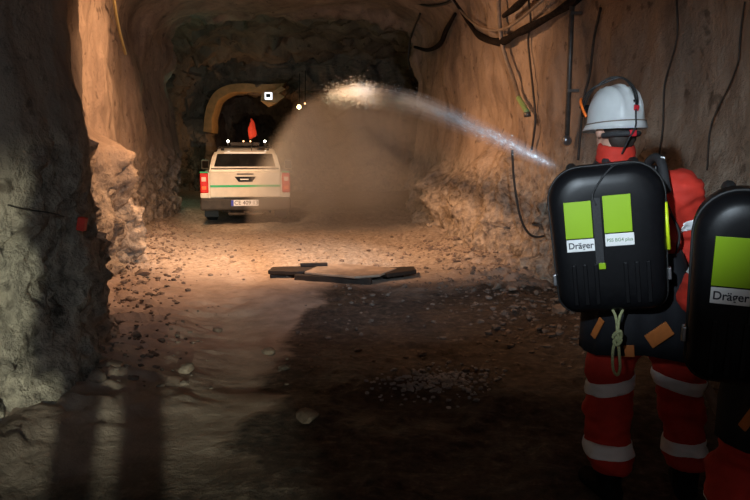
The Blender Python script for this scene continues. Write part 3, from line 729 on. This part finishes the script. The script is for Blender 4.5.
    for s, sl in (('L', .18), ('R', -.22)):
        cx = V['k'+s].x; other = V['kR' if s == 'L' else 'kL'].x; mid = (cx+other)/2
        def reg(c, cx=cx, mid=mid): return (c.x < mid) == (cx < mid) and c.z < .72
        reg.cx = cx
        kz = J['kL'][2]+J.get('band', 0); band(kz-.005, kz+.055, sl, reg); band(.225, .285, .03, reg)
    for s in 'LR':
        aa, bb = V['s'+s], V['e'+s]
        def reg(c, aa=aa, bb=bb):
            d = bb-aa; t = (c-aa).dot(d)/d.length_squared; return -.2 < t < 1.1 and (c-(aa+d*t)).length < .12
        reg.cx = aa.x; zc = aa.z*.42+bb.z*.58
        band(zc-.022, zc+.022, .25 if s == 'R' else -.25, reg)
    # boots
    for s, sg in (('L', -1), ('R', 1)):
        an = V['a'+s]; bm = bmesh.new(); add_caps(bm, an+Vector((0, 0, .14)), an+Vector((0, 0, -.02)), .062, .055)
        dd = Vector((sg*.25, 1, 0)).normalized(); add_caps(bm, an+Vector((0, 0, -.035))-dd*.03, an+dd*.17+Vector((0, 0, -.045)), .052, .045)
        bmesh.ops.create_cube(bm, size=.001, matrix=Matrix.Translation(an))
        b_ = remesh('boot', bm, .01, 4, M['boot'])
        for v in b_.data.vertices: v.co.z = max(v.co.z, .012)
        K(b_)
    # navy harness skirt with orange patches
    bm = bmesh.new(); rg = []; cx, cy = V['pel'].x, V['pel'].y
    for k in range(28):
        a = 2*math.pi*k/28; wv_ = .012*math.sin(5*a)+.006*math.sin(11*a)
        rg.append([bm.verts.new((cx+(rx+wv_)*math.cos(a)+dx, cy+(ry+wv_)*math.sin(a), z_+.018*math.sin(3*a+1)*(z_ < .75))) for rx, ry, z_, dx in
                   ((.170, .155, V['pel'].z+.20, -.02), (.205, .175, V['pel'].z+.06, 0), (.228, .19, V['pel'].z-.10, .0), (.235, .195, V['pel'].z-.235, .005))])
    for k in range(28):
        A_, B_ = rg[k], rg[(k+1) % 28]
        for j in range(3): bm.faces.new((A_[j], B_[j], B_[j+1], A_[j+1]))
    bmesh.ops.subdivide_edges(bm, edges=bm.edges[:], cuts=1, use_grid_fill=True, smooth=.6); bmesh.ops.solidify(bm, geom=bm.faces[:], thickness=.008)
    K(from_bm('tool_skirt', bm, M['navy'], None, True))
    for dx, dz, sx, sz, rt in ((.085, -.125, .105, .065, .62), (-.16, -.125, .03, .10, -.5), (-.035, -.20, .06, .05, .1)):
        ang = math.asin(max(-1, min(1, dx/.235)))-.36; yy = cy-.197*math.cos(ang)-.010
        rot = Matrix.Rotation(ang, 3, 'Z') @ Matrix.Rotation(-rt, 3, 'Y')
        pt = box('patch', (cx+.240*math.sin(ang), yy, V['pel'].z+dz), (sx, .008, sz), M['patch'], None, rot, .003); K(pt); pt['label'] = 'orange patch'
    # collar and harness straps
    bm = bmesh.new(); nk = V['neck']
    tube_pts = [nk+Vector((.066*math.cos(a), .066*math.sin(a), .028+.012*math.sin(a))) for a in [2*math.pi*k/20 for k in range(21)]]
    add_tube(bm, tube_pts, .020, 8, False); add_tube(bm, [p_*1.0+Vector((0, 0, .03)) for p_ in tube_pts], .017, 8, False); add_tube(bm, [p_*1.0+Vector((0, 0, .052)) for p_ in tube_pts], .012, 8, False); K(remesh('collar', bm, .008, 4, M['suit']))
    for s in 'LR':
        sh = V['s'+s]; sg = -1 if s == 'L' else 1; m_ = nk*.45+sh*.55
        K(tube('shoulder_strap', [m_+Vector((0, -.15, -.05)), m_+Vector((0, -.07, .075)), m_+Vector((0, .05, .07)), m_+Vector((0, .14, -.06)), m_+Vector((0, .15, -.25))], .019, M['strap']))
    # helmet
    hm = bpy.data.objects.new('helmet', None); col.objects.link(hm); hm.parent = E
    hm.scale = (.96, 1.0, 1.05); hm.location = hv(0, 0, .030)-base; hm.rotation_euler = (R(J.get('htilt', -4)), R(J.get('hroll', -4)), J['hyaw'])
    bm = bmesh.new(); NR, NC = 14, 56; rings = []
    for i in range(NR+1):
        t = i/NR; row = []
        for j in range(NC):
            a = 2*math.pi*j/NC; ph = t*math.pi/2; r_ = math.sin(ph)**.85; zz = math.cos(ph)**.9 if t < 1 else 0
            ridge = 0
            for a0 in (.0, .42, -.42): # raised ribs running front to back
                xx = math.cos(a)*r_; ridge += .009*math.exp(-((xx-a0)/.075)**2)*(1 if zz > .25 else zz*4)
            x = math.cos(a)*(.112*r_+ridge*r_); y = math.sin(a)*(.138*r_+ridge*r_); row.append(bm.verts.new((x, y, zz*.135+ridge)))
            if t == 0: row = row[:1]
        rings.append(row)
    # skirt and rim
    for k, (ex, dz) in enumerate(((.003, -.008), (.009, -.022), (.013, -.036))):
        rings.append([bm.verts.new((math.cos(a)*(.112+ex), math.sin(a)*(.138+ex)+(.028*k/2 if math.sin(a) > .3 else 0)*math.sin(a), dz-.008*max(0, -math.sin(a))*k/2)) for a in [2*math.pi*j/NC for j in range(NC)]])
    top_ = rings[0][0]
    for j in range(NC): bm.faces.new((top_, rings[1][j], rings[1][(j+1) % NC]))
    for A_, B_ in zip(rings[1:], rings[2:]):
        for j in range(NC): bm.faces.new((A_[j], B_[j], B_[(j+1) % NC], A_[(j+1) % NC]))
    for v in [v for v in bm.verts if not v.link_faces]: bm.verts.remove(v)
    bmesh.ops.solidify(bm, geom=bm.faces[:], thickness=.004)
    shell = from_bm('helmet_shell', bm, M['helmet'], hm, True)
    bm = bmesh.new(); add_tube(bm, [(.119*math.cos(a), .145*math.sin(a), -.012) for a in [2*math.pi*j/40 for j in range(41)]], .0025, 6, False)
    from_bm('rim_groove', bm, M['hosegrey'], hm, True)
    tube('head_strap', [(.075*math.cos(a), -.02+.10*math.sin(a), -.062) for a in [math.pi+math.pi*j/10 for j in range(11)]], .011, M['strap'], hm)
    box('strap_adjuster', (0, -.125, -.062), (.03, .018, .026), M['red'], hm, None, .004)
    box('cable_clip', (.006, -.140, .034), (.022, .014, .022), M['red'], hm, Matrix.Rotation(.5, 3, 'X'), .003)
    box('cable_bracket', (.006, -.130, .056), (.020, .020, .020), M['black'], hm, None, .003)
    tube('lamp_cable', [(-.10, .12, .065), (-.095, .05, .125), (-.045, .0, .152), (.0, -.045, .164), (.008, -.104, .122), (.006, -.134, .070), (.0, -.140, .040)], .0042, M['rubber'], hm)
    tube('lamp_cable', [(-.09, .115, .06), (-.08, .045, .130), (-.03, -.01, .168), (.010, -.055, .158), (.022, -.108, .112), (.018, -.134, .06), (.004, -.142, .03), (.0, -.146, 0), (-.005, -.150, -.04), (-.02, -.12, -.09), (-.03, -.09, -.14)], .0038, M['rubber'], hm)
    lm = box('headlamp', (-.045, .148, .055), (.055, .035, .05), M['black'], hm, None, .008)
    bm = bmesh.new(); add_tube(bm, [(-.045, .166, .055), (-.045, .170, .055)], .018, 12); from_bm('headlamp_lens', bm, GL['hl'], hm)
    tag(tube('goggle_strap', [(-.118, .04, .02), (-.124, .06, .055), (-.118, .085, .085), (-.10, .11, .10)], .006, M['orange'], hm), 'orange strap loop')
    return E, V

J1 = dict(aL=(1.035, 2.93, .09), aR=(1.385, 2.95, .09), kL=(1.035, 3.00, .50), kR=(1.365, 3.02, .50), hL=(1.065, 2.99, .84), hR=(1.265, 2.99, .84),
          pel=(1.155, 2.98, .93), chest=(1.09, 3.00, 1.30), neck=(1.03, 3.02, 1.485), head=(1.025, 3.035, 1.645),
          sL=(.93, 3.05, 1.37), sR=(1.32, 3.00, 1.385), eL=(.94, 3.24, 1.13), eR=(1.39, 3.08, 1.12), wL=(.955, 3.33, 1.315), wR=(1.12, 3.22, 1.25), hyaw=R(14), hroll=-1, band=0, arm=1.14)
E1, V1 = person('person', J1, 'worker in red orange coveralls and white helmet spraying water, seen from behind')
J2 = dict(aL=(1.20, 2.18, .09), aR=(1.62, 2.05, .09), kL=(1.26, 2.30, .46), kR=(1.62, 2.20, .46), hL=(1.36, 2.16, .78), hR=(1.47, 2.15, .78),
          pel=(1.37, 2.16, .86), chest=(1.34, 2.24, 1.19), neck=(1.40, 2.30, 1.38), head=(1.47, 2.36, 1.52),
          sL=(1.17, 2.29, 1.26), sR=(1.56, 2.24, 1.28), eL=(1.16, 2.45, 1.03), eR=(1.66, 2.33, 1.02), wL=(1.30, 2.66, .98), wR=(1.52, 2.58, .98), hyaw=R(-10), hroll=8, band=-.13)
E2, V2 = person('person', J2, 'second worker in red trousers at the right edge, mostly hidden by a black pack')

# extras on first worker: knotted cord, arm tag
c0 = P(617, 308, 2.70)
cd = empty('knotted_cord', c0, 0, 'pale knotted cord hanging below the first pack', 'cord')
def lp(px, py, dy=0): return P(px, py, 2.70+dy)-c0
tube('cord_loop', [lp(612, 308), lp(616, 318, -.01), lp(617, 334, -.015), lp(613, 350, -.01), lp(613, 368, -.01), lp(617, 375, -.01), lp(620, 368, -.01), lp(619, 350, -.01), lp(618, 336, -.02), lp(619, 320, -.01), lp(623, 309)], .0058, M['rope'], cd)
tube('knot', [lp(613, 336, -.02), lp(620, 331, -.028), lp(621, 337, -.015), lp(614, 341, -.02), lp(617, 345, -.028), lp(621, 340, -.02), lp(616, 333, -.01), lp(613, 338, 0)], .0065, M['rope'], cd)
t_ = empty('radio', P(662, 163, 2.93), 0, 'small radio with a white tag on the shoulder of the first worker', 'radio')
box('housing', (.0, .03, -.06), (.05, .04, .10), M['black'], t_, None, .006); box('tag', (0, -.0, .0), (.018, .006, .052), M['silver'], t_, Matrix.Rotation(.1, 3, 'Y'), .002)
tube('radio_cable', [(0, 0, -.1), (.03, -.04, -.2), (.07, -.05, -.30), (.06, -.02, -.42), (.1, .0, -.5)], .006, M['rubber'], t_)
o = tube('hip_strap', [P(668, 262, 2.86), P(672, 285, 2.84), P(680, 312, 2.84), P(684, 335, 2.86)], .013, M['orange']); tag(o, 'orange strap hanging at the right hip of the first worker', 'strap')

# the one taking the picture: legs and body stand in the lamp light that comes from behind
J3 = dict(aL=(-.22, -.47, .09), aR=(.0, -.55, .09), kL=(-.22, -.50, .50), kR=(-.0, -.55, .50), hL=(-.20, -.56, .88), hR=(-.02, -.58, .88),
          pel=(-.10, -.58, .95), chest=(-.08, -.60, 1.28), neck=(-.06, -.58, 1.48), head=(-.05, -.56, 1.62), leg=.62, arm=.8,
          sL=(-.24, -.60, 1.38), sR=(.11, -.60, 1.38), eL=(-.30, -.52, 1.10), eR=(.18, -.52, 1.10), wL=(-.20, -.32, 1.12), wR=(.10, -.32, 1.12), hyaw=0)
person('person', J3, 'slim third worker standing right at the camera, casting two leg shadows')

# nozzle and fire hose
JET = [P(568, 173.5, 3.58), P(490, 135, 4.62), P(420, 106, 6.33), P(380, 97, 8.0), P(352, 92.5, 10.0), P(328, 93, 12.0)]
d0 = (JET[1]-JET[0]).normalized()
nz = empty('spray_nozzle', JET[0], 0, 'metal spray nozzle held by the first worker, water leaving it', 'nozzle')
tube('nozzle_body', [-d0*.30, -d0*.10, Vector((0, 0, 0))], [.030, .024, .014], M['alu'], nz, 12, False)
tube('nozzle_collar', [-d0*.14, -d0*.09], .033, M['red'], nz, 12, False)
b0 = JET[0]-d0*.30
o = tube('fire_hose', [b0, b0-d0*.12+Vector((.05, -.02, -.05)), Vector((1.10, 3.36, 1.22)), Vector((1.35, 3.45, .95)), Vector((1.62, 3.3, .4)), Vector((1.75, 2.8, .07)), Vector((1.9, 1.6, .06)), Vector((2.1, 0, .06)), Vector((2.1, -2.5, .06))], .028, M['hosegrey'])
tag(o, 'grey water hose trailing on the floor behind the workers', 'hose')

# ------------------------------------------------------------ water
def vol_mat(name, dens, colr=(1, 1, 1), aniso=.3):
    m = bpy.data.materials.new(name); m.use_nodes = True; nt = m.node_tree; nt.nodes.clear()
    o = nt.nodes.new('ShaderNodeOutputMaterial'); v = nt.nodes.new('ShaderNodeVolumeScatter')
    v.inputs['Color'].default_value = (*colr, 1); v.inputs['Density'].default_value = dens; v.inputs['Anisotropy'].default_value = aniso
    lk(nt, v.outputs[0], o.inputs['Volume']); return m, nt, v
W_ = empty('water_jet', JET[0], 0, 'white jet of water arching from the worker over the truck', 'water')
jp = spline(JET, 10); njp = len(jp)
rj = np.interp(np.linspace(0, 1, njp), [0, .2, .4, .6, .8, 1], [.026, .07, .12, .15, .13, .03])
for k, (sc_, dn) in enumerate(((1.0, .22), (.66, .5), (.34, 1.3))):
    bm = bmesh.new(); add_tube(bm, [p_-JET[0]+d0*.015 for p_ in jp], [max(.006, r_*sc_) for r_ in rj], 14)
    mt, nt, v = vol_mat('spray_mist', dn, (.93, .97, 1)); o = from_bm('spray_core' if k == 2 else 'spray_mist', bm, mt, W_, True)
# droplets and torn threads of the jet
bm = bmesh.new(); rr_ = random.Random(11)
def drop(bm, c, d, L, r):
    u, w = frame_of(d); v = [bm.verts.new(c-d*L), bm.verts.new(c+d*L)]+[bm.verts.new(c+(u*math.cos(a)+w*math.sin(a))*r) for a in (0, 2.09, 4.19)]
    for i in range(3): bm.faces.new((v[0], v[2+i], v[2+(i+1) % 3])); bm.faces.new((v[1], v[2+(i+1) % 3], v[2+i]))
for k in range(8500):
    t = min(1, max(.02, rr_.betavariate(3.2, 1.5))); f = t*(njp-1); i = min(njp-2, int(f)); c = jp[i].lerp(jp[i+1], f-i); d = (jp[i+1]-jp[i]).normalized()
    r_ = np.interp(t, [0, .2, .4, .6, .8, 1], [.01, .055, .11, .16, .20, .24]); u, w = frame_of(d)
    a = rr_.uniform(0, 6.28); q_ = abs(rr_.gauss(0, .42))*r_
    c = c+(u*math.cos(a)+w*math.sin(a))*q_-Vector((0, 0, max(0, t-.75)*rr_.random()*.3))-JET[0]
    drop(bm, c, (d+Vector((rr_.gauss(0, .12), 0, rr_.gauss(0, .12)))).normalized(), rr_.uniform(.010, .04)*(.5+t), rr_.uniform(.0015, .0035)*(.45+1.1*t))
wm, nt, bs = nodes('water_drops'); bs.inputs['Base Color'].default_value = (.85, .92, .95, 1); bs.inputs['Roughness'].default_value = .25
bs.inputs['Subsurface Weight'].default_value = 0; bs.inputs['Transmission Weight'].default_value = .25
tag(from_bm('droplets', bm, wm, W_), kind='stuff')

# falling curtain of spray in front of the truck, a real volume
def sorted_hull():
    bm = bmesh.new(); add_box(bm, (-.1, 0, 0), (4.8, 1.9, 3.2)); return bm
cur_c = Vector((.10, 13.4, 1.60)); o = from_bm('falling_spray', sorted_hull()); o.location = cur_c
mt, nt, v = vol_mat('falling_spray', .2, (1, .88, .74), .1); o.data.materials.append(mt)
tc = nt.nodes.new('ShaderNodeTexCoord'); sp = nt.nodes.new('ShaderNodeSeparateXYZ'); lk(nt, tc.outputs['Object'], sp.inputs[0])
X, Y, Z = sp.outputs
# left boundary: parabola falling away from the jet's end
ztop = 1.10                                                     # z of the jet end in local metres
dzn = math_node(nt, 'MAXIMUM', math_node(nt, 'SUBTRACT', ztop, Z), 0)
xb = math_node(nt, 'SUBTRACT', -.85, math_node(nt, 'MULTIPLY', math_node(nt, 'SQRT', dzn), 1.22))
nzn = noise_tex(nt, 1.6, 4, .6, tc.outputs['Object'])
wb_ = math_node(nt, 'MULTIPLY', math_node(nt, 'SUBTRACT', nzn, .5), .30)
e1 = nt.nodes.new('ShaderNodeMapRange'); e1.interpolation_type = 'SMOOTHSTEP'; e1.inputs[1].default_value = -.04; e1.inputs[2].default_value = .34
lk(nt, math_node(nt, 'ADD', math_node(nt, 'SUBTRACT', X, xb), wb_), e1.inputs[0])
# top boundary follows the jet from left to right
tb = math_node(nt, 'SUBTRACT', math_node(nt, 'ADD', 1.10, math_node(nt, 'MULTIPLY', X, -.12)), Z)
e2 = nt.nodes.new('ShaderNodeMapRange'); e2.interpolation_type = 'SMOOTHSTEP'; e2.inputs[1].default_value = -.05; e2.inputs[2].default_value = .7; lk(nt, math_node(nt, 'ADD', tb, wb_), e2.inputs[0])
e3 = nt.nodes.new('ShaderNodeMapRange'); e3.interpolation_type = 'SMOOTHSTEP'; e3.inputs[1].default_value = 1.5; e3.inputs[2].default_value = -.6; e3.inputs[3].default_value = 0; e3.inputs[4].default_value = 1; lk(nt, X, e3.inputs[0])
e4 = nt.nodes.new('ShaderNodeMapRange'); e4.interpolation_type = 'SMOOTHSTEP'; e4.inputs[1].default_value = .95; e4.inputs[2].default_value = .2; e4.inputs[3].default_value = 0; e4.inputs[4].default_value = 1
lk(nt, math_node(nt, 'ABSOLUTE', Y), e4.inputs[0])
e5 = nt.nodes.new('ShaderNodeMapRange'); e5.interpolation_type = 'SMOOTHSTEP'; e5.inputs[1].default_value = -1.5; e5.inputs[2].default_value = -.5; e5.inputs[3].default_value = .25; e5.inputs[4].default_value = 1; lk(nt, Z, e5.inputs[0])
dd = math_node(nt, 'MULTIPLY', e1.outputs[0], e2.outputs[0]); dd = math_node(nt, 'MULTIPLY', dd, e3.outputs[0]); dd = math_node(nt, 'MULTIPLY', dd, e4.outputs[0]); dd = math_node(nt, 'MULTIPLY', dd, e5.outputs[0])
dd = math_node(nt, 'MULTIPLY', dd, math_node(nt, 'ADD', .55, math_node(nt, 'MULTIPLY', nzn, .9)))
dd = math_node(nt, 'MULTIPLY', dd, 1.0); lk(nt, dd, v.inputs['Density'])
mt.cycles.volume_step_rate = .35
tag(o, 'brown lit curtain of falling spray in front of the right half of the truck', 'spray', kind='stuff')

# ------------------------------------------------------------ lights
def spot(name, loc, target, energy, colr, size=60, blend=.5, rad=.05):
    l = bpy.data.lights.new(name, 'SPOT'); l.energy = energy; l.color = colr; l.spot_size = R(size); l.spot_blend = blend; l.shadow_soft_size = rad
    o = bpy.data.objects.new(name, l); col.objects.link(o); o.location = loc
    o.rotation_euler = (Vector(target)-Vector(loc)).to_track_quat('-Z', 'Y').to_euler(); return o
def point(name, loc, energy, colr, rad=.08):
    l = bpy.data.lights.new(name, 'POINT'); l.energy = energy; l.color = colr; l.shadow_soft_size = rad
    o = bpy.data.objects.new(name, l); col.objects.link(o); o.location = loc; return o
WARM = (1, .56, .30); COOL = (.80, .90, 1)
spot('flood_floor', (-2.7, 8.0, 4.2), (-1.2, 11.6, .3), 2600, WARM, 92, .9, .15)
spot('flood_right', (-2.5, 8.3, 3.9), (1.7, 10.4, 1.3), 740, WARM, 75, .9, .15)
spot('flood_left', (-.6, 8.6, 4.1), (-3.2, 9.2, 1.4), 950, WARM, 100, .8, .15)
spot('fill_mid', (-1.9, 7.0, 4.2), (-1.6, 6.9, 0), 130, (1, .70, .60), 66, .9, .3)  # unseen fill added to brighten the pale slurry floor
spot('fill_strip', (.3, 7.2, 4.3), (1.35, 5.9, 0), 210, WARM, 44, .9, .1)  # extra warm fill for the right rubble strip, source invented
spot('fill_truck', (-2.4, 8.4, 4.2), (-2.7, 14.6, .8), 1500, (1, .66, .38), 27, .8, .15)  # added spot, not a fixture, that lifts the truck's rear
spot('fill_jet', (1.0, 8.6, 4.0), (-.05, 9.2, 2.36), 420, (.82, .95, 1), 56, .9, .08)  # invented cool spot that whitens the far part of the jet
spot('headlamp_beam', V1['head']+Vector((-.08, .25, .12)), (.25, 6.5, 1.6), 520, (.60, .80, 1), 74, 1, .03)
spot('lamp_far_behind', (1.6, -5.9, 1.25), (-2.05, 4.8, .12), 3000, (.90, 1, .80), 16, .55, .05)
spot('fill_behind', (.7, -1.6, 2.35), (-2.7, 4.2, 1.7), 130, (.60, .82, 1), 50, .8, .05)  # unseen cool fill put in for the near left wall
spot('lamp_on_workers', (-.5, -.2, 2.1), (1.04, 3.0, 1.60), 540, (.74, .88, 1), 32, .95, .04)
point('arch_lamp', (-4.7, 25.45, 2.3), 17, (1, .58, .28), .06)
point('fill_chamber', (-5.0, 18.9, 2.8), 24, (.5, 1, .68), .3)  # green fill added to tint the chamber, no fixture there

w = bpy.data.worlds.new('dark'); sc.world = w; w.use_nodes = True
w.node_tree.nodes['Background'].inputs[0].default_value = (.11, .10, .10, 1); w.node_tree.nodes['Background'].inputs[1].default_value = 2.2
cam = bpy.data.cameras.new('camera'); co = bpy.data.objects.new('camera', cam); col.objects.link(co)
cam.sensor_width = 36; cam.lens = F/750*36; cam.clip_start = .05; cam.clip_end = 200
co.location = (0, 0, EYE); co.rotation_euler = (R(90)-PITCH, 0, 0); sc.camera = co
vs_ = sc.view_settings; vs_.view_transform = 'Standard'; vs_.look = 'None'; vs_.gamma = 1; vs_.exposure = 0; vs_.use_curve_mapping = False
sc.cycles.volume_max_steps = 256; sc.cycles.max_bounces = 6; sc.cycles.volume_bounces = 1; sc.cycles.transparent_max_bounces = 16
